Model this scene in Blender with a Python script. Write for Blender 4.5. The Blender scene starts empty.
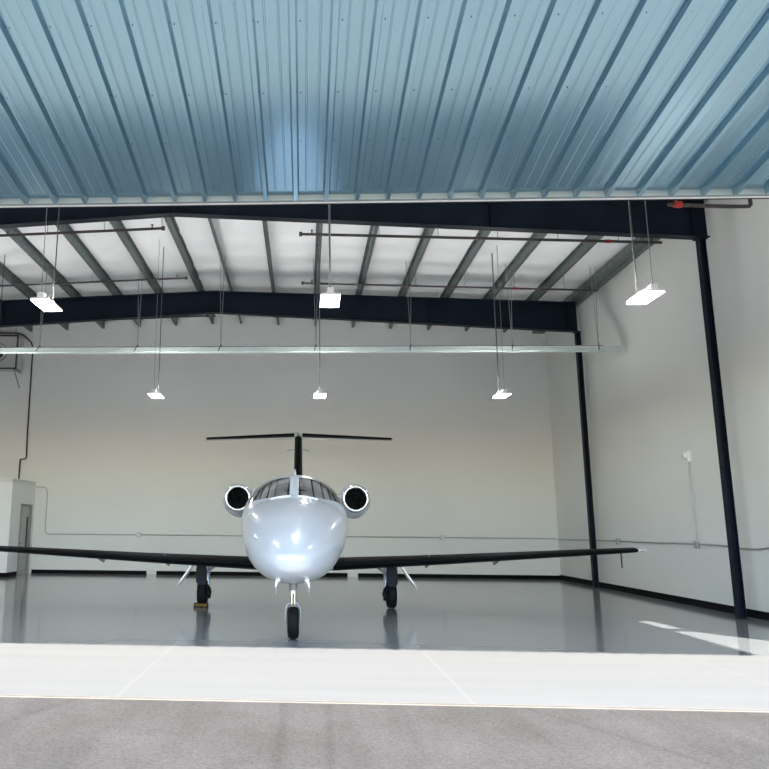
import bpy, bmesh, math, random
from mathutils import Vector, Matrix
random.seed(4)
C = bpy.context.scene.collection
PI = math.pi
sc = bpy.context.scene

# ---------------------------------------------------------------- materials
def nt(name):
    m = bpy.data.materials.new(name); m.use_nodes = True
    n = m.node_tree.nodes; l = m.node_tree.links
    return m, n, l, n['Principled BSDF']

def mat(name, col, rough=.5, metal=0., spec=.5, coat=0., noise=0., nscale=8., bump=0., bscale=60., coat_rough=.03):
    m, n, l, b = nt(name)
    b.inputs['Base Color'].default_value = (*col, 1)
    b.inputs['Roughness'].default_value = rough
    b.inputs['Metallic'].default_value = metal
    b.inputs['Specular IOR Level'].default_value = spec
    b.inputs['Coat Weight'].default_value = coat
    b.inputs['Coat Roughness'].default_value = coat_rough
    tc = n.new('ShaderNodeTexCoord')
    if noise:
        t = n.new('ShaderNodeTexNoise'); t.inputs['Scale'].default_value = nscale; t.inputs['Detail'].default_value = 5
        l.new(tc.outputs['Object'], t.inputs['Vector'])
        r = n.new('ShaderNodeValToRGB')
        r.color_ramp.elements[0].color = (*[max(0, c*(1-noise)) for c in col], 1); r.color_ramp.elements[0].position = .3
        r.color_ramp.elements[1].color = (*[min(1, c*(1+noise)) for c in col], 1); r.color_ramp.elements[1].position = .7
        l.new(t.outputs['Fac'], r.inputs['Fac']); l.new(r.outputs['Color'], b.inputs['Base Color'])
    if bump:
        t2 = n.new('ShaderNodeTexNoise'); t2.inputs['Scale'].default_value = bscale; t2.inputs['Detail'].default_value = 3
        l.new(tc.outputs['Object'], t2.inputs['Vector'])
        bp = n.new('ShaderNodeBump'); bp.inputs['Strength'].default_value = bump; bp.inputs['Distance'].default_value = .01
        l.new(t2.outputs['Fac'], bp.inputs['Height']); l.new(bp.outputs['Normal'], b.inputs['Normal'])
    return m

def emit(name, col, s):
    m, n, l, b = nt(name)
    b.inputs['Base Color'].default_value = (.9, .9, .9, 1)
    b.inputs['Emission Color'].default_value = (*col, 1); b.inputs['Emission Strength'].default_value = s
    return m

M = {}
M['wall'] = mat('wall_paint', (.79, .79, .765), .62, noise=.02, nscale=.5, bump=.04, bscale=90)
M['office'] = mat('office_paint', (.84, .84, .83), .55, noise=.015, nscale=1)
M['base'] = mat('baseboard_black', (.004, .004, .005), .7, spec=.1)
M['steel'] = mat('navy_steel', (.005, .010, .020), .5, spec=.15, noise=.25, nscale=1.5)
M['purlin'] = mat('grey_green_steel', (.13, .155, .155), .45, metal=.35, noise=.35, nscale=9)
M['vinyl'] = mat('insulation_vinyl', (.94, .95, .96), .45, noise=.02, nscale=1.2)
_n = M['vinyl'].node_tree.nodes; _l = M['vinyl'].node_tree.links
_tc = _n.new('ShaderNodeTexCoord'); _wv = _n.new('ShaderNodeTexWave'); _wv.bands_direction = 'Y'; _wv.inputs['Scale'].default_value = .27
_wv.inputs['Distortion'].default_value = 2.2; _wv.inputs['Detail'].default_value = 2; _wv.inputs['Detail Scale'].default_value = .8
_bp = _n.new('ShaderNodeBump'); _bp.inputs['Strength'].default_value = .8; _bp.inputs['Distance'].default_value = .05
_l.new(_tc.outputs['Object'], _wv.inputs['Vector']); _l.new(_wv.outputs['Fac'], _bp.inputs['Height']); _l.new(_bp.outputs['Normal'], _n['Principled BSDF'].inputs['Normal'])
M['pipe'] = mat('sprinkler_pipe', (.055, .045, .043), .5, metal=.2, noise=.3, nscale=20)
M['red'] = mat('red_fitting', (.36, .02, .015), .4)
M['tube'] = mat('pale_tube_metal', (.58, .66, .64), .45, metal=.1, noise=.06, nscale=3)
M['wire'] = mat('hanging_wire', (.30, .31, .31), .4, metal=.5)
M['cord'] = mat('black_cord', (.03, .03, .03), .6)
M['conduit'] = mat('conduit_metal', (.40, .41, .42), .4, metal=.5)
M['darkpipe'] = mat('dark_conduit', (.035, .035, .037), .5)
M['lightbox'] = mat('lamp_housing', (.85, .85, .85), .4)
M['led'] = emit('led_panel', (1, .985, .95), 40)
M['led_front'] = emit('led_panel_front', (1, .985, .95), 34)
M['added_uplight'] = emit('added_uplight_panel', (1, .985, .96), 140)  # glow added only to brighten the roof from below
M['jet'] = mat('silver_white_aircraft_paint', (.70, .75, .835), .30, metal=.36, coat=.6, coat_rough=.035, spec=.5)
M['jet'].node_tree.nodes['Principled BSDF'].inputs['Coat IOR'].default_value = 1.6
M['boot'] = mat('black_deice_boot', (.0022, .0026, .0034), .55, spec=.08)
M['glass'] = mat('dark_windshield_glass', (.015, .02, .021), .04, coat=1.0, spec=1.0)
M['glass'].node_tree.nodes['Principled BSDF'].inputs['Coat IOR'].default_value = 2.2
M['chrome'] = mat('polished_metal', (.75, .75, .76), .12, metal=1.)
M['gearmetal'] = mat('gear_metal', (.009, .012, .019), .5, spec=.15)
M['gearlight'] = mat('light_gear_metal', (.27, .275, .285), .4, metal=.4)
M['tire'] = mat('tire_rubber', (.004, .0045, .006), .7, spec=.2, noise=.2, nscale=25)
M['fan'] = mat('fan_blade_metal', (.02, .02, .022), .4, metal=.6)
M['duct'] = mat('inlet_duct_black', (.006, .006, .007), .5)
M['chock'] = mat('chock_orange', (.17, .095, .02), .6, noise=.2, nscale=15)
M['rubber'] = mat('black_rubber', (.012, .012, .012), .8)
M['heater'] = mat('heater_grey', (.55, .55, .53), .5)
M['frame_g'] = mat('door_frame_grey', (.30, .30, .28), .5)
M['leaf'] = mat('door_leaf', (.46, .46, .45), .45)
M['trimgrey'] = mat('galvanised_trim', (.26, .31, .33), .45, metal=.2)
M['lip'] = mat('pale_trim', (.74, .75, .76), .4)
M['lens'] = mat('clear_lens', (.8, .85, .85), .1, coat=1.)
M['beige'] = mat('concrete_lip', (.185, .165, .14), .8, noise=.12, nscale=4)

# floor : glossy pale grey epoxy with saw cut joints and faint roller streaks
m, n, l, b = nt('epoxy_floor'); M['floor'] = m
tc = n.new('ShaderNodeTexCoord')
sx_ = n.new('ShaderNodeSeparateXYZ'); l.new(tc.outputs['Object'], sx_.inputs[0])
def mth(op, a, bb=None):
    q = n.new('ShaderNodeMath'); q.operation = op
    for i, v in enumerate((a, bb)):
        if v is None: continue
        if isinstance(v, (int, float)): q.inputs[i].default_value = v
        else: l.new(v, q.inputs[i])
    return q.outputs[0]
fx = mth('FRACT', mth('DIVIDE', mth('ADD', sx_.outputs['X'], 1.85+3.45*20), 3.45))
jl = mth('LESS_THAN', fx, .003)
mp = n.new('ShaderNodeMapping'); mp.inputs['Scale'].default_value = (.12, 2.2, 1); l.new(tc.outputs['Object'], mp.inputs[0])
ns = n.new('ShaderNodeTexNoise'); ns.inputs['Scale'].default_value = 1.4; ns.inputs['Detail'].default_value = 4; l.new(mp.outputs[0], ns.inputs['Vector'])
rp = n.new('ShaderNodeValToRGB')
rp.color_ramp.elements[0].position = .3; rp.color_ramp.elements[0].color = (.292, .300, .303, 1)
rp.color_ramp.elements[1].position = .7; rp.color_ramp.elements[1].color = (.304, .312, .315, 1)
l.new(ns.outputs['Fac'], rp.inputs['Fac'])
mx = n.new('ShaderNodeMix'); mx.data_type = 'RGBA'
l.new(jl, mx.inputs[0]); l.new(rp.outputs[0], mx.inputs[6]); mx.inputs[7].default_value = (.285, .292, .295, 1)
l.new(mx.outputs[2], b.inputs['Base Color'])
b.inputs['Roughness'].default_value = .11; b.inputs['Specular IOR Level'].default_value = .9

M['slab'] = M['floor'].copy(); M['slab'].name = 'pale_concrete'
_n = M['slab'].node_tree.nodes
_b = _n['Principled BSDF']; _b.inputs['Roughness'].default_value = .75; _b.inputs['Specular IOR Level'].default_value = .25
for q in _n:
    if q.type == 'VALTORGB':
        q.color_ramp.elements[0].color = (.196, .194, .191, 1); q.color_ramp.elements[1].color = (.212, .210, .206, 1)
    if q.type == 'MIX': q.inputs[7].default_value = (.224, .222, .217, 1)
    if q.type == 'MATH' and q.operation == 'LESS_THAN': q.inputs[1].default_value = .009
# asphalt
m, n, l, b = nt('asphalt'); M['asphalt'] = m
tc = n.new('ShaderNodeTexCoord')
n1 = n.new('ShaderNodeTexNoise'); n1.inputs['Scale'].default_value = 48; n1.inputs['Detail'].default_value = 6; n1.inputs['Roughness'].default_value = .7
n2 = n.new('ShaderNodeTexNoise'); n2.inputs['Scale'].default_value = .9; n2.inputs['Detail'].default_value = 5
mp = n.new('ShaderNodeMapping'); mp.inputs['Scale'].default_value = (2.2, .35, 1); mp.inputs['Rotation'].default_value = (0, 0, .5)
n3 = n.new('ShaderNodeTexNoise'); n3.inputs['Scale'].default_value = 1.3; n3.inputs['Detail'].default_value = 3
l.new(tc.outputs['Object'], n1.inputs['Vector']); l.new(tc.outputs['Object'], n2.inputs['Vector'])
l.new(tc.outputs['Object'], mp.inputs[0]); l.new(mp.outputs[0], n3.inputs['Vector'])
r1 = n.new('ShaderNodeValToRGB')
r1.color_ramp.elements[0].position = .30; r1.color_ramp.elements[0].color = (.062, .057, .055, 1)
r1.color_ramp.elements[1].position = .72; r1.color_ramp.elements[1].color = (.148, .137, .132, 1)
l.new(n1.outputs['Fac'], r1.inputs['Fac'])
r2 = n.new('ShaderNodeValToRGB')
r2.color_ramp.elements[0].position = .36; r2.color_ramp.elements[0].color = (.84, .86, .83, 1)
r2.color_ramp.elements[1].position = .62; r2.color_ramp.elements[1].color = (1.05, 1.03, 1.05, 1)
l.new(n2.outputs['Fac'], r2.inputs['Fac'])
r3 = n.new('ShaderNodeValToRGB')
r3.color_ramp.elements[0].position = .35; r3.color_ramp.elements[0].color = (.88, .88, .87, 1)
r3.color_ramp.elements[1].position = .55; r3.color_ramp.elements[1].color = (1, 1, 1, 1)
l.new(n3.outputs['Fac'], r3.inputs['Fac'])
ma = n.new('ShaderNodeMix'); ma.data_type = 'RGBA'; ma.blend_type = 'MULTIPLY'; ma.inputs[0].default_value = 1
mb_ = n.new('ShaderNodeMix'); mb_.data_type = 'RGBA'; mb_.blend_type = 'MULTIPLY'; mb_.inputs[0].default_value = 1
l.new(r1.outputs[0], ma.inputs[6]); l.new(r2.outputs[0], ma.inputs[7])
l.new(ma.outputs[2], mb_.inputs[6]); l.new(r3.outputs[0], mb_.inputs[7])
sp = n.new('ShaderNodeSeparateXYZ'); l.new(tc.outputs['Object'], sp.inputs[0])
acc = None
for a_, k_, w_ in ((2.64, -.52, .07), (-.19, .005, .06), (.205, .03, .06), (-2.6, .35, .10)):
    e_ = mth('ABSOLUTE', mth('SUBTRACT', sp.outputs['X'], mth('MULTIPLY_ADD', mth('SUBTRACT', sp.outputs['Y'], 6.5), k_)))
    e_.node.inputs[0].links[0].from_node.inputs[1].links[0].from_node.inputs[2].default_value = a_
    g_ = mth('MULTIPLY', mth('MAXIMUM', mth('SUBTRACT', 1., mth('DIVIDE', e_, w_)), 0.), n3.outputs['Fac'])
    acc = g_ if acc is None else mth('ADD', acc, g_)
mk = n.new('ShaderNodeMix'); mk.data_type = 'RGBA'; mk.blend_type = 'MULTIPLY'
l.new(mth('MULTIPLY', acc, .8), mk.inputs[0]); l.new(mb_.outputs[2], mk.inputs[6]); mk.inputs[7].default_value = (.62, .62, .61, 1)
l.new(mk.outputs[2], b.inputs['Base Color']); b.inputs['Roughness'].default_value = .95; b.inputs['Specular IOR Level'].default_value = .2
bp = n.new('ShaderNodeBump'); bp.inputs['Strength'].default_value = .5; bp.inputs['Distance'].default_value = .01
l.new(n1.outputs['Fac'], bp.inputs['Height']); l.new(bp.outputs['Normal'], b.inputs['Normal'])

# blue painted ribbed door cladding (exterior face)
m, n, l, b = nt('blue_metal_cladding'); M['clad'] = m
b.inputs['Base Color'].default_value = (.23, .45, .575, 1)
b.inputs['Metallic'].default_value = .93; b.inputs['Roughness'].default_value = .2
b.inputs['Coat Weight'].default_value = 1.; b.inputs['Coat Roughness'].default_value = .16; b.inputs['Coat IOR'].default_value = 2.3
tc = n.new('ShaderNodeTexCoord')
mp = n.new('ShaderNodeMapping'); mp.inputs['Scale'].default_value = (9, .5, 1); l.new(tc.outputs['Object'], mp.inputs[0])
ns = n.new('ShaderNodeTexNoise'); ns.inputs['Scale'].default_value = 1.; ns.inputs['Detail'].default_value = 2; l.new(mp.outputs[0], ns.inputs['Vector'])
bp = n.new('ShaderNodeBump'); bp.inputs['Strength'].default_value = .25; bp.inputs['Distance'].default_value = .012
l.new(ns.outputs['Fac'], bp.inputs['Height']); l.new(bp.outputs['Normal'], b.inputs['Normal'])
M['cladscrew'] = mat('screw_head', (.05, .09, .11), .4, metal=.5)
M['cladback'] = mat('door_inner_face', (.7, .7, .68), .6)

# ---------------------------------------------------------------- mesh helpers
class MB:
    def __init__(self): self.v = []; self.f = []; self.mi = []
    def add(self, vs, fs, mi=0):
        o = len(self.v); self.v += [tuple(p) for p in vs]
        self.f += [tuple(i+o for i in f) for f in fs]; self.mi += [mi]*len(fs); return self
    def box(self, x0, x1, y0, y1, z0, z1, mi=0, mtx=None):
        vs = [(x, y, z) for z in (z0, z1) for y in (y0, y1) for x in (x0, x1)]
        if mtx: vs = [mtx @ Vector(p) for p in vs]
        return self.add(vs, [(0, 2, 3, 1), (4, 5, 7, 6), (0, 1, 5, 4), (2, 6, 7, 3), (0, 4, 6, 2), (1, 3, 7, 5)], mi)
    def tube(self, pts, r, seg=10, mi=0, cap=True):
        pts = [Vector(p) for p in pts]; rings = []
        up = None
        for i, p in enumerate(pts):
            if i == 0: d = pts[1]-p
            elif i == len(pts)-1: d = p-pts[-2]
            else: d = (pts[i+1]-p).normalized()+(p-pts[i-1]).normalized()
            d.normalize()
            if up is None:
                up = Vector((0, 0, 1)) if abs(d.z) < .9 else Vector((1, 0, 0))
            a = d.cross(up)
            if a.length < 1e-5: a = d.cross(Vector((0, 1, 0)))
            a.normalize(); bvec = a.cross(d).normalized(); up = bvec
            rr = r[i] if isinstance(r, (list, tuple)) else r
            rings.append([p+rr*(math.cos(t)*a+math.sin(t)*bvec) for t in [2*PI*k/seg for k in range(seg)]])
        return self.loft(rings, True, cap, mi)
    def loft(self, rings, closed=True, cap=True, mi=0):
        s = len(rings[0]); vs = [p for r in rings for p in r]; fs = []
        for i in range(len(rings)-1):
            for k in range(s if closed else s-1):
                k2 = (k+1) % s
                fs.append((i*s+k, i*s+k2, (i+1)*s+k2, (i+1)*s+k))
        if cap and closed:
            fs.append(tuple(range(s-1, -1, -1))); fs.append(tuple((len(rings)-1)*s+k for k in range(s)))
        return self.add(vs, fs, mi)
    def lathe(self, prof, origin, axis='Y', seg=40, mi=0, cap=False):
        # prof: list of (along, radius)
        rings = []
        o = Vector(origin)
        for a, r in prof:
            ring = []
            for k in range(seg):
                t = 2*PI*k/seg; c, s = math.cos(t)*r, math.sin(t)*r
                ring.append(o+Vector({'X': (a, c, s), 'Y': (c, a, s), 'Z': (c, s, a)}[axis]))
            rings.append(ring)
        return self.loft(rings, True, cap, mi)
    def prism(self, poly, axis, a, bb, mi=0):
        # poly in the two other axes, extruded along axis from a to bb
        def P(u, v, w): return {'X': (w, u, v), 'Y': (u, w, v), 'Z': (u, v, w)}[axis]
        nn = len(poly)
        vs = [P(u, v, a) for u, v in poly]+[P(u, v, bb) for u, v in poly]
        fs = [tuple(range(nn))[::-1], tuple(range(nn, 2*nn))]+[(i, (i+1) % nn, nn+(i+1) % nn, nn+i) for i in range(nn)]
        return self.add(vs, fs, mi)
    def build(self, name, mats, parent=None, smooth=None, bevel=0, loc=None):
        me = bpy.data.meshes.new(name); me.from_pydata(self.v, [], self.f)
        for mm in (mats if isinstance(mats, (list, tuple)) else [mats]): me.materials.append(mm)
        for p, i in zip(me.polygons, self.mi): p.material_index = i
        bmx = bmesh.new(); bmx.from_mesh(me)
        bmesh.ops.recalc_face_normals(bmx, faces=bmx.faces); bmx.to_mesh(me); bmx.free()
        o = bpy.data.objects.new(name, me); C.objects.link(o)
        if smooth is not None:
            for p in me.polygons: p.use_smooth = True
            try: me.set_sharp_from_angle(angle=math.radians(smooth))
            except Exception: pass
        if bevel:
            bv = o.modifiers.new('bevel', 'BEVEL'); bv.width = bevel; bv.segments = 2; bv.limit_method = 'ANGLE'
        if parent: o.parent = parent
        if loc: o.location = loc
        return o

def tag(o, label=None, cat=None, group=None, kind=None):
    if label: o['label'] = label
    if cat: o['category'] = cat
    if group: o['group'] = group
    if kind: o['kind'] = kind
    return o
def empty(name, loc, label, cat, group=None):
    o = bpy.data.objects.new(name, None); C.objects.link(o); o.location = loc; o.empty_display_size = .2
    return tag(o, label, cat, group)
def dup(root, loc, label, group=None):
    r = root.copy(); C.objects.link(r); r.location = loc; r['label'] = label
    if group: r['group'] = group
    for ch in list(root.children):
        c = ch.copy(); C.objects.link(c); c.parent = r
        for g in list(ch.children):
            d = g.copy(); C.objects.link(d); d.parent = c
    return r
def struct(o, label, cat): return tag(o, label, cat, kind='structure')

# ---------------------------------------------------------------- dimensions
XR, XL = 8.75, -14.5          # side walls
YF, YB = 7.66, 26.7           # slab edge / back wall
RX = -2.85                    # ridge
F1, F2 = 15.28, 22.9          # portal frames
def raf_top(x): return 9.09-.46*abs(x-RX)/11.6
def raf_bot(x): return 8.40-.68*abs(x-RX)/11.35
PH = .28                      # purlin height
def deck(x): return raf_top(x)+PH

# ---------------------------------------------------------------- setting
struct(MB().box(XL-.3, XR+.3, YF, 10.86, -.25, 0).build('trim_2', M['slab']), 'pale sunlit concrete strip along the hangar threshold', 'threshold')
struct(MB().box(XL-.3, XR+.3, 10.86, YB+.3, -.25, 0).build('floor', M['floor']), 'glossy pale grey epoxy hangar floor', 'floor')
struct(MB().box(-45, 45, -70, YF-.06, -.3, -.012).build('asphalt_apron', M['asphalt']), 'coarse brownish grey asphalt in front of the hangar', 'ground')
struct(MB().box(-45, 45, -70, -4, -.012, -.004).build('added_ramp', mat('added_ramp_grey', (.20, .20, .20), .85, noise=.08, nscale=.6)), 'added unseen pale ramp out in front of the hangar, bouncing light in', 'ground')  # invented ground out of view, added to bounce daylight into the hangar
struct(MB().box(XL-.3, XR+.3, YF-.06, YF, -.3, -.002).build('trim_1', M['beige']), 'beige concrete lip along the edge of the slab', 'trim')
struct(MB().box(XL-.25, XR+.25, YB, YB+.25, 0, 9.6).build('wall_back', M['wall']), 'tall plain off-white back wall behind the jet', 'wall')
struct(MB().box(XR, XR+.25, YF-.2, YB, 0, 9.3).build('wall_right', M['wall']), 'tall off-white side wall with two dark columns', 'wall')
struct(MB().box(XL-.25, XL, YF-.2, YB, 0, 9.3).build('wall_left', M['wall']), 'off-white side wall left of the office block', 'wall')
HZ = 5.22
w = MB()
w.prism([(XL-.25, HZ), (XR+.25, HZ), (XR+.25, deck(XR)+.1), (RX, deck(RX)+.1), (XL-.25, deck(XL)+.1)], 'Y', 7.6, 7.8)
w.box(XL-.25, -13.0, 7.6, 7.8, 0, HZ); w.box(8.45, XR+.25, 7.6, 7.8, 0, HZ)
w.prism([(6.67, HZ), (6.67, 4.36), (6.2, 4.31), (6.2, 4.19), (6.66, 4.17), (7.6, 3.08), (8.45, 2.1), (8.45, HZ)], 'Y', 7.62, 7.74)  # unseen blocker, outline shaped to cut the sun patches on the right floor
struct(w.build('wall_front', M['wall']), 'front wall above and beside the open hangar doorway, with an added unseen sun-blocking plate', 'wall')

# ceiling : sagging white insulation between the purlins + roof deck
PX_ = [RX+.5]+[RX+.5+1.37*k for k in range(1, 8)]
PXR = [RX+.5+1.37*k for k in range(0, 8)]
PXL = [2*RX-x for x in PXR]
allx = sorted([XL-.2]+PXL+PXR+[XR+.2])
c = MB(); rng = random.Random(9)
NY = 120
for i in range(len(allx)-1):
    x0, x1 = allx[i], allx[i+1]; ph = rng.random()*6
    rows = []
    for j in range(NY+1):
        y = 7.7+(YB-7.7)*j/NY
        row = []
        for k in range(9):
            t = k/8; x = x0+(x1-x0)*t
            s = min(1, 5*t, 5*(1-t)); s = s*s*(3-2*s)
            wv = .022*math.sin(2*PI*y/1.22+.5*math.sin(ph+y*.7)) + .010*math.sin(2*PI*y/.53+ph*2+t*1.5)
            row.append((x, y, deck(x)-.004-s*(.022+wv*.35)))
        rows.append(row)
    c.loft(rows, False, False)
c.prism([(XL-.3, deck(XL-.3)+.02), (RX, deck(RX)+.02), (XR+.3, deck(XR+.3)+.02), (XR+.3, deck(XR)+.15), (RX, deck(RX)+.15), (XL-.3, deck(XL)+.15)], 'Y', 7.5, YB+.3)
struct(c.build('ceiling', M['vinyl'], smooth=50), 'white quilted roof insulation between the purlins', 'ceiling')

# baseboards
bb = MB()
for x0, x1 in ((-9.62, -5.52), (-5.17, 1.50), (1.86, XR-.03)): bb.box(x0, x1, YB-.03, YB, 0, .125)
struct(bb.build('baseboard_back', M['base']), 'black baseboard along the back wall, with two gaps', 'baseboard')
struct(MB().box(XR-.03, XR, 7.9, YB-.03, 0, .15).build('baseboard_right', M['base']), 'black baseboard along the right wall', 'baseboard')
struct(MB().box(-14.4, -9.68, 24.52, 24.55, 0, .13).box(-9.68, -9.65, 24.52, 25.36, 0, .13).build('baseboard_left', M['base']), 'black baseboard around the office block', 'baseboard')

# office block at the left with a door in its side
ow = MB()
ow.box(XL, -9.88, 24.55, 24.75, 0, 3.12); ow.box(XL, -9.68, 24.55, YB, 3.10, 3.2)
ow.box(-9.88, -9.68, 24.55, 25.40, 0, 3.12); ow.box(-9.88, -9.68, 26.46, YB, 0, 3.12); ow.box(-9.88, -9.68, 25.40, 26.46, 2.38, 3.12)
struct(ow.build('wall_office', M['office']), 'white office block built into the back left corner', 'wall')
d = MB(); d.box(-9.80, -9.66, 25.40, 25.48, 0, 2.38); d.box(-9.80, -9.66, 26.38, 26.46, 0, 2.38); d.box(-9.80, -9.66, 25.48, 26.38, 2.30, 2.38)
door = struct(MB().box(-9.78, -9.735, 25.48, 26.38, 0, 2.30).build('door_1', M['leaf']), 'grey door in the side of the white office block', 'door')
d.build('door_frame', M['frame_g'], door)
MB().box(-9.735, -9.72, 26.18, 26.30, .75, 1.95).tube([(-9.73, 25.6, 1.05), (-9.69, 25.6, 1.05), (-9.69, 25.72, 1.05)], .012).build('door_handle', M['cord'], door)

# ---------------------------------------------------------------- steel frames
def frame(Y, where):
    xs = [8.5, RX, 2*RX-8.5]
    r = empty('roof_girder', (RX, Y, raf_bot(RX)), 'navy steel roof girder spanning the hangar, '+where, 'girder', None)
    def rel(mb): mb.v = [(p[0]-RX, p[1]-Y, p[2]-raf_bot(RX)) for p in mb.v]; return mb
    web = MB().prism([(xs[2], raf_bot(xs[2])), (RX, raf_bot(RX)), (xs[0], raf_bot(xs[0])), (xs[0], raf_top(xs[0])), (RX, raf_top(RX)), (xs[2], raf_top(xs[2]))], 'Y', Y-.008, Y+.008)
    rel(web).build('web', M['steel'], r)
    bf = MB(); tf = MB()
    bf.prism([(xs[2], raf_bot(xs[2])-.02), (RX, raf_bot(RX)-.02), (xs[0], raf_bot(xs[0])-.02), (xs[0], raf_bot(xs[0])), (RX, raf_bot(RX)), (xs[2], raf_bot(xs[2]))], 'Y', Y-.11, Y+.11)
    tf.prism([(xs[2], raf_top(xs[2])-.02), (RX, raf_top(RX)-.02), (xs[0], raf_top(xs[0])-.02), (xs[0], raf_top(xs[0])), (RX, raf_top(RX)), (xs[2], raf_top(xs[2]))], 'Y', Y-.11, Y+.11)
    rel(bf).build('bottom_flange', M['steel'], r); rel(tf).build('top_flange', M['steel'], r)
    for x in (RX, 4.0, 2*RX-4.0, 8.2, 2*RX-8.2):
        rel(MB().box(x-.012, x+.012, Y-.1, Y+.1, raf_bot(x)-(.03 if x in (RX, 4.0) else 0), raf_top(x)-.02)).build('stiffener', M['steel'], r)
    return r
frame(F1, 'nearer of the two, under the door edge')
frame(F2, 'further of the two, before the back wall')
def column(x0, x1, Y, label):
    zt = raf_bot((x0+x1)/2)-.02
    r = empty('steel_column', ((x0+x1)/2, Y, 0), label, 'column', None)
    hx = (x1-x0)/2
    MB().box(-hx+.015, hx-.015, -.006, .006, .02, zt).build('web', M['steel'], r)
    for s in (-1, 1): MB().box(s*hx-.015 if s > 0 else -hx, hx if s > 0 else -hx+.015, -.08, .08, .02, zt).build('flange', M['steel'], r)
    MB().box(-hx-.01, hx+.01, -.09, .09, 0, .02).build('base_plate', M['steel'], r)
    MB().box(-hx-.04, hx+.02, -.11, .11, zt-.02, zt).build('cap_plate', M['steel'], r)
column(8.285, 8.415, F1, 'dark steel column on the right wall, nearer of the two')
column(8.425, 8.56, F2, 'dark steel column on the right wall, further one beyond the wing tip')
# purlins (Z sections)
ordn = ['first', 'second', 'third', 'fourth', 'fifth', 'sixth', 'seventh', 'eighth']
def purlin_mb(slope):
    pm = MB(); y0, y1 = 7.85-15, YB-.01-15
    def sec(poly): pm.prism(poly, 'Y', y0, y1)
    sec([(-.004, 0), (.004, 0), (.004, PH-.005), (-.004, PH-.005)])
    sec([(.004, 0), (.075, slope*.075), (.075, slope*.075+.006), (.004, .006)])
    sec([(.069, slope*.07+.006), (.075, slope*.075+.006), (.075, slope*.075+.026), (.069, slope*.07+.026)])
    sec([(-.075, PH-.012), (-.004, PH-.012), (-.004, PH-.006), (-.075, PH-.006)])
    return pm
for side, arr in (('right', PXR), ('left', PXL)):
    proto = None
    for k, x in enumerate(arr):
        lab = 'grey-green steel roof purlin, %s to the %s of the ridge' % (ordn[k], side)
        if proto is None:
            pm = purlin_mb(0)
            if side == 'left': pm.v = [(-p[0], p[1], p[2]) for p in pm.v]
            proto = pm.build('roof_purlin', M['purlin']); o = proto
        else:
            o = proto.copy(); C.objects.link(o)
        o.location = (x, 15, raf_top(x)+.001); tag(o, lab, 'purlin', None)
es = MB(); ez0 = raf_top(8.45)+.004; ez1 = ez0+.19
es.box(8.28, 8.70, 7.85, YB-.01, ez0, ez0+.012).box(8.28, 8.29, 7.85, YB-.01, ez0+.012, ez1).box(8.50, 8.51, 7.85, YB-.01, ez0-.03, ez0).box(8.69, 8.70, 7.85, YB-.01, ez0+.012, ez1)
tag(es.build('eave_strut', M['purlin']), 'grey-green eave strut along the top of the right wall', 'strut')

# ---------------------------------------------------------------- raised hangar door overhead
DY, DZ, SL = 7.55, 5.155, .145          # inner edge, slope upward toward the front
DX0, DX1 = -12.0, 6.42
ang = math.atan(SL); LEN = 4.63
dr = empty('hangar_door', (0, DY, DZ), 'raised hangar door of ribbed blue metal sheeting overhead', 'door', None)
def dm(u, v, w_):     # u across, v out along the door from its hinge edge, w below (-) / above
    return (u, -v*math.cos(ang)-w_*math.sin(ang)*-1*-1, v*math.sin(ang)+w_*math.cos(ang))
SP = .3285; OFF = -2.385
prof = []
i0 = int((DX0-OFF)/SP)-1; i1 = int((DX1-OFF)/SP)+1
for i in range(i0, i1+1):
    xc = OFF+i*SP
    for dx, h in ((-.038, 0), (-.020, -.066), (.020, -.066), (.038, 0), (.101, 0), (.105, -.003), (.115, -.003), (.119, 0), (.210, 0), (.214, -.003), (.224, -.003), (.228, 0)):
        x = xc+dx
        if DX0 < x < DX1: prof.append((x, h))
pm = MB()
rows = []
NV = 24
for j in range(NV+1):
    v = .04+(LEN-.04)*j/NV
    rows.append([dm(x, v, h) for x, h in prof])
pm.loft(rows, False, False)
# screws in rows
for v in (.95, 1.62, 2.42, 3.3, 4.2):
    for i in range(i0+1, i1):
        xc = OFF+i*SP+.058
        for xx, hh in ((xc, 0),):
            ctr = Vector(dm(xx, v, hh-.001))
            ring0 = [ctr+Vector(dm(.0045*math.cos(t), .0045*math.sin(t), 0)) for t in [2*PI*k/6 for k in range(6)]]
            ring1 = [p+Vector(dm(0, 0, -.005)) for p in ring0]
            pm.loft([ring0, ring1], True, True, 1)
sheet = pm.build('metal_sheeting', [M['clad'], M['cladscrew']], dr)
bk = MB(); bk.add([dm(x, v, h) for h in (.012, .20) for v in (.0, LEN) for x in (DX0, DX1)], [(0, 2, 3, 1), (4, 5, 7, 6), (0, 1, 5, 4), (2, 6, 7, 3), (0, 4, 6, 2), (1, 3, 7, 5)])
bk.build('door_panel', M['cladback'], dr)
tr = MB(); tr.add([dm(x, v, h) for h in (-.060, .011) for v in (.0, .040) for x in (DX0, DX1)], [(0, 2, 3, 1), (4, 5, 7, 6), (0, 1, 5, 4), (2, 6, 7, 3), (0, 4, 6, 2), (1, 3, 7, 5)])
tr.build('edge_trim', M['trimgrey'], dr)
tr = MB(); tr.add([dm(x, v, h) for h in (-.064, .03) for v in (-.022, .0) for x in (DX0, DX1)], [(0, 2, 3, 1), (4, 5, 7, 6), (0, 1, 5, 4), (2, 6, 7, 3), (0, 4, 6, 2), (1, 3, 7, 5)])
tr.build('edge_lip', M['lip'], dr)
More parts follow.
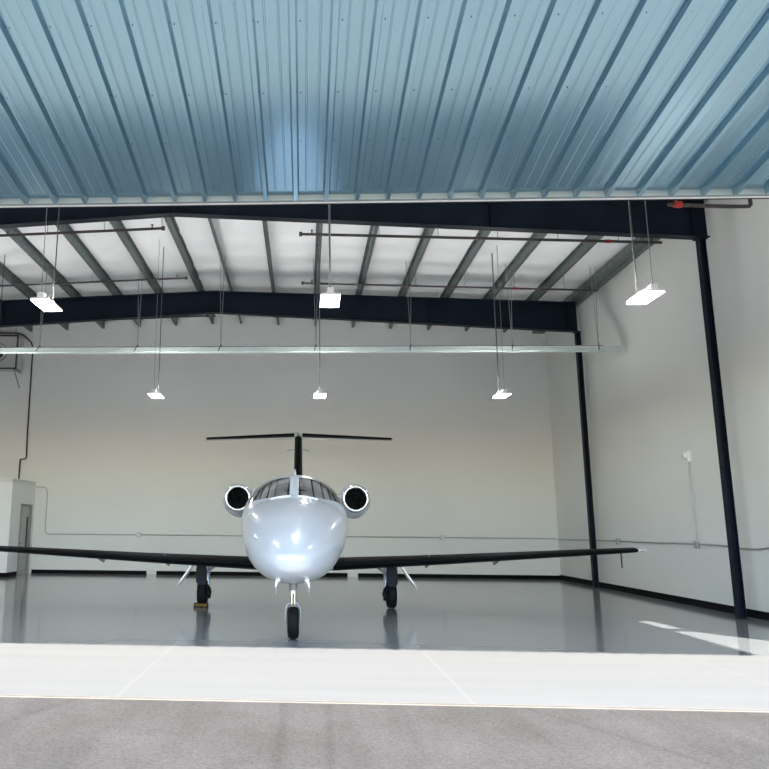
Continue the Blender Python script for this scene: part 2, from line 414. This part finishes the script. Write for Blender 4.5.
tr = MB(); tr.add([dm(x, v, h) for h in (-.060, .0) for v in (-.05, -.023) for x in (DX0, DX1)], [(0, 2, 3, 1), (4, 5, 7, 6), (0, 1, 5, 4), (2, 6, 7, 3), (0, 4, 6, 2), (1, 3, 7, 5)])
tr.build('weather_seal', M['rubber'], dr)

# ---------------------------------------------------------------- hanging LED lights
def make_light(loc, label):
    r = empty('hanging_light', loc, label, 'light', 'hanging LED panel lights')
    MB().box(-.155, .155, -.325, .325, .012, .045).build('housing', M['lightbox'], r, bevel=.006)
    MB().box(-.148, .148, -.318, .318, .004, .0125).build('led_panel', M['led_front'], r)
    MB().box(-.14, .14, -.15, .31, .045, .055).build('added_uplight_panel', M['added_uplight'], r)  # added upward-glowing panel on the lamp top, lights the ceiling
    MB().box(-.05, .05, -.325, -.19, .045, .135).build('driver_box', M['lightbox'], r, bevel=.005)
    top = deck(loc[0])-.12-loc[2]
    for s in (-1, 1):
        MB().tube([(0, s*.28, .045), (0, s*.28, .3), (0, s*.28, top)], .0055, 6).build('hanging_wire', M['wire'], r)
    MB().tube([(0, -.2, .10), (-.04, -.10, .13), (-.10, .0, .10), (-.08, .12, .12), (.0, .22, .3), (.012, .265, .8), (.012, .27, top)], .0085, 6).build('power_cord', M['cord'], r)
    return r
NYL, FYL = 11.42, 19.0
L0 = make_light((-4.16, NYL, 5.13), 'hanging LED panel light at left, nearer row, before the girder')
def dl(loc, label):
    r = dup(L0, loc, label)
    for ch in r.children:
        if ch.name.startswith('led_panel') and loc[1] > 15:
            ch.data = ch.data.copy(); ch.data.materials[0] = M['led']
    top = deck(loc[0])-.12-loc[2]; t0 = deck(-4.16)-.12-5.13
    for ch in r.children:
        if ch.name.startswith(('hanging_wire', 'power_cord')): ch.scale = (1, 1, top/t0)
    return r
dl((.415, NYL, 5.17), 'hanging LED panel light in the middle, nearer row, above the jet')
dl((5.31, NYL, 5.19), 'hanging LED panel light at right, nearer row, beside the right wall')
dl((-8.75, NYL, 5.09), 'added unseen LED panel light furthest left, nearer row')  # extra lamp added outside the view for more interior light
dl((-8.3, FYL, 4.98), 'added unseen small LED light furthest left, further row')  # second added lamp, also out of view
dl((-3.86, FYL, 4.98), 'small hanging LED light at left, further row, against the back wall')
dl((.41, FYL, 4.98), 'small hanging LED light above the jet tail, further row')
dl((5.04, FYL, 4.98), 'small hanging LED light at right, further row, against the back wall')

# ---------------------------------------------------------------- tube heater on wires
TY, TZ = 20.0, 6.47
th = empty('tube_heater', (0, TY, TZ), 'long pale tube heater hung on wires across the hangar', 'heater', None)
tb = MB(); tb.tube([(-13.2, 0, -.02), (8.05, 0, -.02)], .05, 14); tb.build('burner_tube', M['tube'], th, smooth=40)
rf = MB(); rf.prism([(-.10, -.075), (-.07, .06), (.07, .06), (.10, -.075), (.094, -.075), (.065, .054), (-.065, .054), (-.094, -.075)], 'X', -13.2, 8.05)
rf.build('reflector', M['tube'], th)
MB().box(8.05, 8.50, -.08, .08, -.09, .07).build('burner_box', M['tube'], th, bevel=.01)
MB().tube([(-13.2, .05, .095), (8.1, .05, .095)], .012, 8).build('gas_line', M['pipe'], th)
for x in (-7.4, -4.63, -2.3, .33, 2.92, 5.66, 7.95):
    z1 = deck(x)-.15-TZ
    h = MB(); h.tube([(x-.05, -.15, -.07), (x, -.02, .14), (x+.06, .15, -.07)], .014, 6)
    h.build('hanger_clip', M['darkpipe'], th)
    for s in (-1, 1): MB().tube([(x, 0, .13), (x+s*.07, 0, z1)], .007, 6).build('hanger_wire', M['wire'], th)

# ---------------------------------------------------------------- sprinkler pipes
def spr(pts, Y, label, nh, r=.032, red=None):
    e = empty('sprinkler_pipe', (pts[0][0], Y, pts[0][1]), label, 'pipe', 'sprinkler branch pipes under the roof')
    ox, oz = pts[0]
    MB().tube([(x-ox, 0, z-oz) for x, z in pts], r, 10).build('pipe_run', M['pipe'], e, smooth=40)
    s = 1 if pts[1][0] > ox else -1
    slope = (pts[1][1]-oz)/(pts[1][0]-ox)
    MB().tube([(-.02*s, 0, 0), (.05*s, 0, 0)], r*1.7, 10).build('end_cap', M['pipe'], e)
    L = abs(pts[-1][0]-ox)
    for k in range(nh):
        dx = s*(.28+k*(L-.5)/max(1, nh-1)) ; zz = slope*dx
        h = MB(); h.tube([(dx, 0, zz+r*.5), (dx, 0, zz+.10)], .016, 8); h.tube([(dx, 0, zz+.095), (dx, 0, zz+.107)], .03, 8)
        h.build('sprinkler_head', M['pipe'], e)
    if red: MB().tube([(red-ox-.06, 0, slope*(red-ox-.06)), (red-ox+.05, 0, slope*(red-ox+.05))], r*1.3, 10).build('red_coupling', M['red'], e)
    for x in (PXR+PXL):
        if min(pts[0][0], pts[-1][0])+.3 < x < max(pts[0][0], pts[-1][0])-.05:
            zz = slope*(x-ox); MB().tube([(x-ox, 0, zz), (x-ox, 0, raf_top(x)-oz+.003)], .008, 6).build('hanger_rod', M['wire'], e)
    return e
spr([(-3.3, 8.56), (-14.2, 8.18)], 16.45, 'dark sprinkler pipe left of the ridge, nearest the door', 4)
spr([(-.09, 8.44), (8.2, 8.14)], 16.6, 'dark sprinkler pipe right of the ridge, nearest the door', 3, red=7.0)
spr([(-3.36, 8.66), (-14.2, 8.27)], 20.3, 'dark sprinkler pipe left of the ridge, above the tube heater', 4, .027)
spr([(-.05, 8.46), (8.15, 8.185)], 20.25, 'dark sprinkler pipe right of the ridge, above the tube heater', 3, .027, red=5.9)
spr([(-3.36, 8.93), (-14.2, 8.53)], 25.1, 'dark sprinkler pipe left of the ridge, behind the further girder', 4, .03)
spr([(0.0, 8.86), (8.3, 8.52)], 25.1, 'dark sprinkler pipe right of the ridge, behind the further girder', 3, .03)
# pipe with red coupling at the top right, under the door edge
fp = empty('fire_pipe', (6.75, 13.0, 7.26), 'dark pipe with a red coupling high beside the right wall', 'pipe', None)
FPZ = 7.52
MB().tube([(-.16, 0, .195), (-.1, 0, .19), (.95, 0, .14), (1.27, 0, .14), (1.30, 0, .18), (1.30, 0, .62), (1.28, 0, .64), (.5, 0, .64)], .035, 10).build('pipe_run', M['pipe'], fp, smooth=40)
MB().tube([(-.05, 0, .195), (.09, 0, .19)], .06, 12).build('coupling', M['red'], fp)
MB().tube([(0, 0, .23), (0, 0, 1.33)], .01, 6).build('hanger_rod', M['wire'], fp)
MB().tube([(1.30, 0, .62), (1.30, 0, .9), (1.30, .12, 1.2), (1.3, .12, 1.35)], .012, 6).build('hanger_rod', M['wire'], fp)

# ---------------------------------------------------------------- wall conduits
cz = 1.36
r_ = .02
cd = empty('wall_conduit', (-9.22, YB-.03, cz), 'grey conduit running along the back wall at waist height', 'conduit', None)
MB().tube([(-.44, 0, 1.66), (-.16, 0, 1.65), (-.05, 0, 1.62), (-.005, 0, 1.5), (0, 0, 1.3), (0, 0, .16), (.03, 0, .05), (.12, 0, 0), (.4, 0, 0), (17.9, 0, 0)], .018, 8).build('pipe_run', M['conduit'], cd, smooth=40)
for x in (3.38, 9.0, 14.0): MB().box(x-.07, x+.07, -.035, .028, -.08, .08).build('junction_box', M['conduit'], cd, bevel=.01)
cr = empty('wall_conduit', (XR-.03, 22, cz), 'grey conduit running along the right wall behind the columns', 'conduit', None)
MB().tube([(0, 4.66, -.02), (0, .3, 0), (0, -5.0, 0), (0, -5.9, -.02), (-.0, -6.3, -.05), (0, -6.9, -.05), (0, -7.4, -.0), (0, -11, 0)], .02, 8).build('pipe_run', M['conduit'], cr, smooth=40)
for y in (-.35, -4.6): MB().box(-.035, .028, y-.08, y+.08, -.09, .07).build('junction_box', M['conduit'], cr, bevel=.01)
al = empty('wall_alarm', (XR, 17.39, 3.3), 'small white alarm unit on the right wall with conduit below', 'alarm', None)
MB().box(-.10, 0, -.10, .10, -.12, .14).build('alarm_body', M['lightbox'], al, bevel=.03)
MB().lathe([(-.16, .001), (-.16, .05), (-.14, .075), (-.10, .08)], (0, -.02, .02), 'X', 20).build('alarm_lens', M['lens'], al, smooth=40)
MB().box(-.05, -.0, .12, .2, -.06, .06).build('bracket', M['conduit'], al)
MB().tube([(-.03, 0, -.1), (-.03, 0, -1.86)], .017, 8).build('conduit_drop', M['conduit'], al)
# dark pipe on the back wall, top left, and the unit heater beside it
dp = empty('gas_pipe', (-10.12, YB-.05, 3.22), 'thin dark pipe running down the back wall to the office roof', 'pipe', None)
MB().tube([(-1.4, -.1, 5.50), (-.62, -.1, 5.50), (-.35, -.1, 5.42), (-.05, -.06, 5.15), (0, 0, 4.95), (.02, 0, 1.5), (.04, 0, .86), (.0, 0, .80), (-.16, 0, .79), (-.18, 0, .74), (-.18, 0, -.02)], .028, 8).build('pipe_run', M['darkpipe'], dp, smooth=40)
uh = empty('unit_heater', (-10.95, 26.25, 7.2), 'boxy unit heater with dark frame high on the back wall', 'heater', None)
MB().box(-.52, .52, -.25, .3, .06, 1.25).build('heater_body', M['heater'], uh, bevel=.01)
fr = MB()
for x in (-.52, .48): fr.box(x, x+.05, -.30, -.245, .02, 1.30)
for z in (.02, 1.25): fr.box(-.47, .48, -.30, -.245, z, z+.05)
fr.build('heater_frame', M['darkpipe'], uh)
MB().lathe([(0, .32), (.03, .34), (.04, .30), (.02, .02)], (-.2, -.285, .65), 'Y', 24).build('fan_guard', M['darkpipe'], uh, smooth=30)
br = MB()
for x in (-.42, .42): br.tube([(x, -.25, .04), (x, .42, -.55)], .022, 6); br.box(x-.025, x+.025, -.28, .44, -.0, .05)
br.build('bracket', M['frame_g'], uh)
MB().tube([(.3, 0, 1.2), (.3, 0, 1.62)], .014, 6).tube([(-.3, 0, 1.2), (-.3, 0, 1.60)], .014, 6).build('hanger_rod', M['wire'], uh)

# ================================================================ the jet
JX, JY = -.165, 11.72
jet = empty('private_jet', (JX, JY, 0), 'white twin-engine private jet with T-tail parked facing out', 'aeroplane', None)
Y0 = 10.30
#   Y     bottom  top   halfw  zmid
ST = [(10.30, 1.22, 1.22, .0, 1.22), (10.36, 1.09, 1.365, .15, 1.225), (10.5, 1.00, 1.50, .295, 1.245), (10.8, .905, 1.69, .475, 1.30), (11.2, .845, 1.87, .63, 1.39),
      (11.7, .802, 2.02, .745, 1.52), (12.2, .775, 2.115, .82, 1.66), (12.5, .76, 2.16, .85, 1.70), (12.8, .75, 2.34, .875, 1.73), (13.1, .745, 2.49, .888, 1.745),
      (13.4, .74, 2.565, .893, 1.74), (13.9, .74, 2.59, .895, 1.72), (16, .74, 2.59, .895, 1.70), (17.8, .78, 2.59, .88, 1.72), (19, .98, 2.58, .79, 1.84), (20.2, 1.36, 2.56, .62, 2.0), (21.5, 1.82, 2.52, .38, 2.2), (22.7, 2.17, 2.44, .17, 2.31), (23.1, 2.29, 2.35, .03, 2.32)]
SU = [math.sqrt(s[0]-Y0) for s in ST]
def lerp(a, bq, t): return a+(bq-a)*t
def pchip(xs, ys):
    nn = len(xs); h = [xs[i+1]-xs[i] for i in range(nn-1)]; dl_ = [(ys[i+1]-ys[i])/h[i] for i in range(nn-1)]
    d = [0]*nn; d[0] = dl_[0]; d[-1] = dl_[-1]
    for i in range(1, nn-1):
        if dl_[i-1]*dl_[i] > 0:
            w1 = 2*h[i]+h[i-1]; w2 = h[i]+2*h[i-1]; d[i] = (w1+w2)/(w1/dl_[i-1]+w2/dl_[i])
    def f(x):
        i = 0
        while i < nn-2 and x > xs[i+1]: i += 1
        t = (x-xs[i])/h[i]
        return ((1+2*t)*(1-t)**2*ys[i]+t*(1-t)**2*h[i]*d[i]+t*t*(3-2*t)*ys[i+1]+t*t*(t-1)*h[i]*d[i+1])
    return f
fb, ft, fw, fm = [pchip(SU, [s[k] for s in ST]) for k in (1, 2, 3, 4)]
EXP = 2.15
def surf(Y, th_, off=0.):
    u = math.sqrt(max(0, Y-Y0)); a = fw(u)*1.02+off; zm = fm(u); s_, c_ = math.sin(th_), math.cos(th_)
    bq = (ft(u)-zm if c_ >= 0 else zm-fb(u))+off
    # cockpit crown is flatter than the belly
    e = 2/(EXP if c_ < 0 else lerp(1.98, EXP, min(1, max(0, (Y-12.4)/1.2))))
    return Vector((a*math.copysign(abs(s_)**e, s_), Y-JY, zm+bq*math.copysign(abs(c_)**e, c_)))
NR, NS = 110, 72
rings = []
umax = math.sqrt(23.1-Y0)
for i in range(NR+1):
    u = .012+(umax-.012)*i/NR
    rings.append([surf(Y0+u*u, 2*PI*k/NS) for k in range(NS)])
fus = MB().loft(rings, True, True).build('fuselage', M['jet'], jet, smooth=60)
# belly fairing under the wing
def belly():
    rr = []
    for i in range(25):
        t = i/24; Y = 14.1+4.0*t; s = math.sin(PI*t)**.55+.001
        rr.append([Vector((1.02*s*math.cos(q)*(.85 if abs(math.sin(q)) > .7 else 1), Y-JY, .98+.30*s*math.sin(q))) for q in [2*PI*k/32 for k in range(32)]])
    return MB().loft(rr)
# windshield panes as patches of the fuselage skin
def patch(fY, fT, nu=20, nv=10, off=.004, inset=None):
    mb = MB(); rows = []
    for j in range(nv+1):
        v = j/nv; rows.append([surf(fY(i/nu, v), fT(i/nu, v), off) for i in range(nu+1)])
    mb.loft(rows, False, False)
    return mb
def lerp(a, bq, t): return a+(bq-a)*t
def windscreen(s, grow=0.):
    def fY(u, v):
        bot = 12.49+.62*u**1.8; top = 13.13+.27*u
        return lerp(bot, top, v)
    def fT(u, v):
        i_ = .085/.87
        th0 = math.asin(i_**(EXP/2))
        bot = lerp(th0, math.radians(83), u**.9); top = lerp(th0, math.radians(70), u**.85)
        return s*(lerp(bot, top, v)+grow*.0)
    return patch(fY, fT)
for s in (-1, 1):
    o = windscreen(s).build('windshield_pane', M['glass'], jet, smooth=80)
    # cockpit side pane and cabin windows
    patch(lambda u, v: 13.52+.55*u, lambda u, v: s*math.radians(lerp(72, 50-4*u, v)), 8, 8).build('side_window', M['glass'], jet, smooth=80)
    for k in range(4):
        yc = 14.75+.72*k; mbw = MB(); ctr = []
        ring0 = [surf(yc+.15*math.cos(t), s*(math.radians(66)+.20*math.sin(t)), .004) for t in [2*PI*q/24 for q in range(24)]]
        ring1 = [surf(yc+.07*math.cos(t), s*(math.radians(66)+.10*math.sin(t)), .005) for t in [2*PI*q/24 for q in range(24)]]
        mbw.loft([ring0, ring1]); mbw.build('cabin_window', M['glass'], jet, smooth=80)
# rain blower ducts and wiper-like fairing at the windshield base
for s in (-1, 1):
    pts = [surf(12.46-.01*k, s*math.radians(4+6*k), .008) for k in range(5)]
    MB().tube(pts, [.012, .016, .016, .014, .006], 8).build('rain_duct', M['jet'], jet, smooth=50)
MB().tube([surf(12.45, 0, .0), surf(12.52, 0, .02), surf(12.8, 0, .012), surf(13.1, 0, .006)], [.006, .018, .014, .006], 8).build('centre_post_strip', M['jet'], jet, smooth=50)
MB().tube([surf(13.55, 0, -.01), surf(13.58, 0, .10)], [.03, .012], 8).build('blade_antenna', M['jet'], jet, smooth=40)
belly().build('belly_fairing', M['jet'], jet, smooth=60)

# lifting surfaces
def airfoil(npt=18, x0=0., x1=1.):
    up = []
    for i in range(npt+1):
        x = x0+(x1-x0)*(1-math.cos(PI/2*i/npt)) if x0 == 0 else x0+(x1-x0)*i/npt
        y = 5*(.2969*math.sqrt(x)-.126*x-.3516*x*x+.2843*x**3-.1036*x**4)
        up.append((x, y))
    return up
def lift(secs, taxis, xmax=1., off=0.):
    # secs: (LE vector, chord, thickness)
    rr = []
    af = airfoil(20, 0, xmax)
    for le, ch, tk in secs:
        le = Vector(le); ring = []
        for x, y in reversed(af): ring.append(le+Vector((0, 1, 0))*(x*ch-off)+taxis*(y*tk/1.0+off))
        for x, y in af[1:]: ring.append(le+Vector((0, 1, 0))*(x*ch-off)-taxis*(y*tk/1.0+off))
        rr.append(ring)
    return rr
ZV, XV = Vector((0, 0, 1)), Vector((1, 0, 0))
for s in (-1, 1):
    W = lambda x, Y, z: (s*x, Y-JY, z-(.070*max(0, x-.9)/5.8 if s < 0 else 0))
    secs = [(W(.40, 14.55, .925), 2.35, .26), (W(.70, 14.63, .94), 2.12, .24), (W(3.0, 14.92, 1.05), 1.72, .18), (W(6.77, 15.38, 1.262), 1.10, .092)]
    wing = MB().loft(lift(secs, ZV)).build('wing', M['jet'], jet, smooth=50)
    MB().loft(lift([(W(.72, 14.633, .941), 2.11, .24)]+secs[2:3]+[(W(6.74, 15.376, 1.26), 1.105, .093)], ZV, .30, .004)).build('leading_edge', M['boot'], wing, smooth=50)
    MB().loft(lift([(W(6.77, 15.38, 1.262), 1.10, .092), (W(6.88, 15.40, 1.267), 1.06, .088), (W(6.95, 15.47, 1.270), .92, .06), (W(6.98, 15.6, 1.272), .7, .02)], ZV)).build('wing_tip', M['jet'], wing, smooth=60)
    # flap hinge fairings and static wicks under the wing
    for xx, Yb in ((2.75, 16.2), (4.15, 16.1)):
        zb = 1.05+(xx-3.0)*.057-.05
        f = MB(); f.tube([W(xx, Yb-.35, zb), W(xx, Yb-.1, zb-.06), W(xx, Yb+.2, zb-.13), W(xx, Yb+.42, zb-.06)], [.01, .035, .03, .01], 8)
        f.build('flap_fairing', M['gearlight'], wing, smooth=50)
    if s > 0:
        MB().tube([W(6.55, 15.75, 1.22), W(6.55, 15.75, .90)], .013, 6).build('tie_down_strap', M['cord'], wing)
    MB().tube([W(2.6, 15.05, 1.06), W(2.6, 15.05, 1.13)], .008, 6).build('stall_fence', M['jet'], wing)
    # engine nacelle with pylon
    ex, ez, ey = 1.285, 2.275, 16.45
    eo = Vector((s*ex, ey-JY, ez))
    nac = MB().lathe([(.03, .295), (.12, .325), (.45, .365), (.95, .375), (1.4, .35), (1.9, .28), (2.15, .235), (2.15, .20), (1.8, .2)], eo, 'Y', 44)
    nac.v = [(p[0], p[1], p[2]-.045*min(1, max(0, (p[1]-eo.y)/.6))) for p in nac.v]
    en = nac.build('engine', M['jet'], jet, smooth=50)
    MB().lathe([(.035, .2955), (.0, .285), (-.018, .262), (-.012, .238), (.03, .224), (.10, .215)], eo, 'Y', 44).build('inlet_ring', M['chrome'], en, smooth=60)
    MB().lathe([(.06, .2205), (.10, .2155), (.3, .225), (.42, .23), (.42, .001)], eo, 'Y', 44).build('inlet_duct', M['duct'], en, smooth=50)
    fb_ = MB()
    for k in range(19):
        t = 2*PI*k/19; ca, sa = math.cos(t), math.sin(t)
        q = []
        for rr_, tw, wd in ((.06, .9, .03), (.14, .6, .045), (.222, .4, .055)):
            for e_ in (-1, 1):
                for h_ in (-.002, .002):
                    tang = e_*wd*math.cos(tw); ax = e_*wd*math.sin(tw)+h_
                    q.append(eo+Vector((rr_*ca-tang*sa, .33+ax, rr_*sa+tang*ca)))
        fb_.add(q, [(0, 2, 6, 4), (4, 6, 10, 8), (1, 5, 7, 3), (5, 9, 11, 7), (0, 4, 5, 1), (4, 8, 9, 5), (2, 3, 7, 6), (6, 7, 11, 10), (8, 10, 11, 9)])
    fb_.build('fan_blades', M['fan'], en)
    MB().lathe([(.16, .002), (.19, .02), (.25, .045), (.34, .065)], eo, 'Y', 20).build('spinner', M['fan'], en, smooth=60)
    py = lift([((s*.62, 16.75-JY, 2.18), 1.9, .16), ((s*1.02, 16.9-JY, 2.25), 1.6, .14)], ZV)
    MB().loft(py).build('pylon', M['jet'], en, smooth=50)

# fin, tailplane
fsec = [((0, 19.2-JY, 2.45), 3.0, .24), ((0, 20.0-JY, 3.1), 2.5, .225), ((0, 21.25-JY, 4.22), 1.75, .20)]
fin = MB().loft(lift(fsec, XV)).build('fin', M['jet'], jet, smooth=50)
MB().loft(lift([((0, 19.45-JY, 2.66), 2.85, .235)]+fsec[1:], XV, .32, .004)).build('leading_edge', M['boot'], fin, smooth=50)
MB().loft(lift([((0, 17.3-JY, 2.50), 2.8, .10), ((0, 19.35-JY, 2.74), .9, .03)], XV)).build('dorsal_fillet', M['jet'], fin, smooth=50)
bl = []
for t, rr_ in ((0, .01), (.06, .05), (.2, .085), (.6, .10), (1.3, .09), (1.9, .05), (2.15, .01)):
    bl.append([Vector((rr_*math.cos(q), 21.15+t-JY, 4.33+rr_*1.05*math.sin(q))) for q in [2*PI*k/20 for k in range(20)]])
MB().loft(bl).build('tail_bullet', M['jet'], fin, smooth=60)
for s in (-1, 1):
    MB().tube([(s*.09, 20.9-JY, 3.80), (s*.30, 21.15-JY, 3.80), (s*.31, 21.4-JY, 3.80)], .01, 6).build('fin_antenna', M['gearlight'], fin)
    tsec = [((0, 21.55-JY, 4.325), 1.35, .105), ((s*2.85, 22.55-JY, 4.315), .75, .06)]
    tp = MB().loft(lift(tsec, ZV)).build('tailplane', M['jet'], jet, smooth=50)
    a_, b2 = tsec
    t1 = (Vector(a_[0]).lerp(Vector(b2[0]), .04), 1.326, .103); t2 = (Vector(a_[0]).lerp(Vector(b2[0]), .985), .76, .061)
    MB().loft(lift([t1, t2], ZV, .25, .004)).build('leading_edge', M['boot'], tp, smooth=50)

# landing gear
def tyre(x, y, z, R, w_):
    return [(-w_*.5+.0, R*.52), (-w_*.5, R*.70), (-w_*.47, R*.86), (-w_*.36, R*.96), (-w_*.2, R*.995), (0, R), (w_*.2, R*.995), (w_*.36, R*.96), (w_*.47, R*.86), (w_*.5, R*.70), (w_*.5, R*.52)]
R0 = .232
noseg = MB().tube([(0, .05, .86), (0, .03, .50)], .045, 14).build('nose_gear', M['chrome'], jet, smooth=40)
MB().tube([(0, .05, .9), (0, .045, .70)], .062, 14).build('strut_sleeve', M['gearlight'], noseg, smooth=40)
MB().lathe(tyre(0, 0, 0, R0, .175), (0, 0, R0+.002), 'X', 44).build('tyre', M['tire'], noseg, smooth=40)
MB().lathe([(-.06, .01), (-.06, .05), (-.075, .09), (-.07, .122), (.07, .122), (.075, .09), (.06, .05), (.06, .01)], (0, 0, R0), 'X', 30).build('wheel_hub', M['gearlight'], noseg, smooth=40)
fk = MB()
for s in (-1, 1): fk.tube([(s*.02, .03, .54), (s*.08, .02, .50), (s*.108, .01, .44), (s*.115, 0, R0+.02), (s*.112, 0, R0)], [.03, .028, .022, .018, .02], 10)
fk.tube([(-.125, 0, R0), (.125, 0, R0)], .016, 10)
fk.build('fork', M['gearlight'], noseg, smooth=40)
MB().tube([(0, -.03, .66), (0, -.11, .58), (0, -.04, .50)], .014, 8).build('torque_link', M['gearmetal'], noseg, smooth=40)
for s in (-1, 1):
    d_ = MB()
    sec0 = [(.145, .90), (.185, .86), (.212, .80), (.228, .71), (.238, .69), (.244, .72), (.24, .82), (.232, .92)]
    rr = []
    for yy, k in ((10.86, .55), (10.95, .9), (11.15, 1), (11.4, 1), (11.55, .8)):
        rr.append([Vector((s*p, yy-JY, .95-(.95-q)*k)) for p, q in sec0])
    d_.loft(rr).build('nose_gear_door', M['jet'], jet, smooth=60)
RM, MX, MYY = .27, 1.975, 16.37-JY
for s in (-1, 1):
    x = s*MX
    g = MB().tube([(x-s*.02, MYY-.35, .98), (x-s*.03, MYY-.32, .62), (x-s*.035, MYY-.30, .50)], [.075, .06, .065], 14).build('main_gear', M['gearmetal'], jet, smooth=40)
    MB().tube([(x-s*.035, MYY-.34, .50), (x-s*.10, MYY-.15, .40), (x-s*.125, MYY, RM)], [.06, .05, .05], 12).tube([(x-s*.14, MYY, RM), (x+s*.05, MYY, RM)], .03, 12).build('trailing_link', M['gearmetal'], g, smooth=40)
    MB().tube([(x-s*.09, MYY+.06, .88), (x-s*.10, MYY-.02, .42)], [.04, .03], 12).build('shock_absorber', M['chrome'], g, smooth=40)
    MB().lathe(tyre(0, 0, 0, RM, .205), (x+s*.02, MYY, RM+.002), 'X', 44).build('tyre', M['tire'], g, smooth=40)
    MB().lathe([(-.07, .01), (-.07, .08), (-.09, .10), (-.08, .142), (.08, .142), (.09, .10), (.07, .08), (.07, .01)], (x+s*.02, MYY, RM), 'X', 30).build('wheel_hub', M['gearlight'], g, smooth=40)
    MB().lathe([(-.03, .02), (-.03, .12), (.03, .12), (.03, .02)], (x-s*.115, MYY, RM), 'X', 24).build('brake_disc', M['gearmetal'], g, smooth=30)
    # leg fairing door in front of the strut
    MB().prism([(x-.10, .90), (x+.10, .90), (x+.12, .66), (x+.11, .52), (x+.06, .46), (x-.06, .46), (x-.11, .52), (x-.12, .66)], 'Y', MYY-.44, MYY-.425).build('leg_fairing', M['gearmetal'], g, bevel=.004)
    MB().tube([(x-s*.03, MYY-.32, .66), (x-s*.42, MYY-.30, .95)], .028, 10).build('side_brace', M['gearlight'], g, smooth=40)
    # outboard gear door hanging open
    dd = MB(); a1 = Vector((x+s*.20, 0, .90)); a2 = Vector((x+s*.53, 0, .42)); nn_ = Vector((.012, 0, .008*s))
    for_ = []
    for yy, k in ((MYY-.30, .8), (MYY-.22, 1), (MYY+.02, 1), (MYY+.10, .8)):
        e2 = a1.lerp(a2, k); for_.append([Vector((p.x, yy, p.z)) for p in (a1-nn_, a1+nn_, e2+nn_, e2-nn_)])
    dd.loft(for_).build('gear_door', M['jet'], g)

# wheel chock by the left main wheel
ck = empty('wheel_chock', (JX-MX-.01, 16.37-.27, 0), 'orange and black wheel chock in front of the left main wheel', 'chock', None)
MB().prism([(-.11, 0), (.055, 0), (.025, .085), (-.03, .085)], 'X', -.15, .15).build('chock_body', M['rubber'], ck, bevel=.006)
MB().prism([(-.098, 0.022), (-.085, 0.022), (-.047, .069), (-.060, .069)], 'X', -.13, .13).build('orange_face', M['chock'], ck)

# ---------------------------------------------------------------- light
SXs, SYs = .05, 1.36
dirv = Vector((-SXs, SYs, -1)).normalized()
sl = bpy.data.lights.new('sun', 'SUN'); sl.energy = 17.2; sl.angle = math.radians(.53); sl.color = (1., .968, .925)
so = bpy.data.objects.new('sun', sl); C.objects.link(so); so.rotation_euler = dirv.to_track_quat('-Z', 'Y').to_euler(); so.location = (0, -30, 25)
wd = bpy.data.worlds.new('sky'); sc.world = wd; wd.use_nodes = True
wn, wl = wd.node_tree.nodes, wd.node_tree.links
st = wn.new('ShaderNodeTexSky'); st.sky_type = 'NISHITA'; st.sun_disc = False; st.sun_elevation = math.radians(36.7); st.sun_rotation = PI
st.air_density = 1.0; st.dust_density = .2; st.ozone_density = 1.6
wl.new(st.outputs[0], wn['Background'].inputs['Color']); wn['Background'].inputs['Strength'].default_value = .60

# ---------------------------------------------------------------- camera
cam = bpy.data.cameras.new('camera'); co = bpy.data.objects.new('camera', cam); C.objects.link(co); sc.camera = co
Fp, PXc, PYc = 745.67, 266.94, 384.
cam.sensor_fit = 'HORIZONTAL'; cam.sensor_width = 36.; cam.lens = 36*Fp/769
cam.shift_x = (384.5-PXc)/769; cam.shift_y = (PYc-384.5)/769
p, yw, rl = math.radians(10.938), math.radians(2.895), .00872
fwd = Vector((-math.sin(yw)*math.cos(p), math.cos(yw)*math.cos(p), math.sin(p)))
r0 = Vector((math.cos(yw), math.sin(yw), 0)); u0 = r0.cross(fwd)
rv = math.cos(rl)*r0+math.sin(rl)*u0; uv = -math.sin(rl)*r0+math.cos(rl)*u0
mw = Matrix((rv, uv, -fwd)).transposed().to_4x4(); mw.translation = (0, 0, 1.63)
co.matrix_world = mw
cam.clip_end = 300

sc.view_settings.view_transform = 'Standard'; sc.view_settings.look = 'None'
sc.view_settings.exposure = .08; sc.view_settings.gamma = 1.; sc.view_settings.use_curve_mapping = False
sc.cycles.max_bounces = 12; sc.cycles.diffuse_bounces = 8; sc.cycles.glossy_bounces = 5
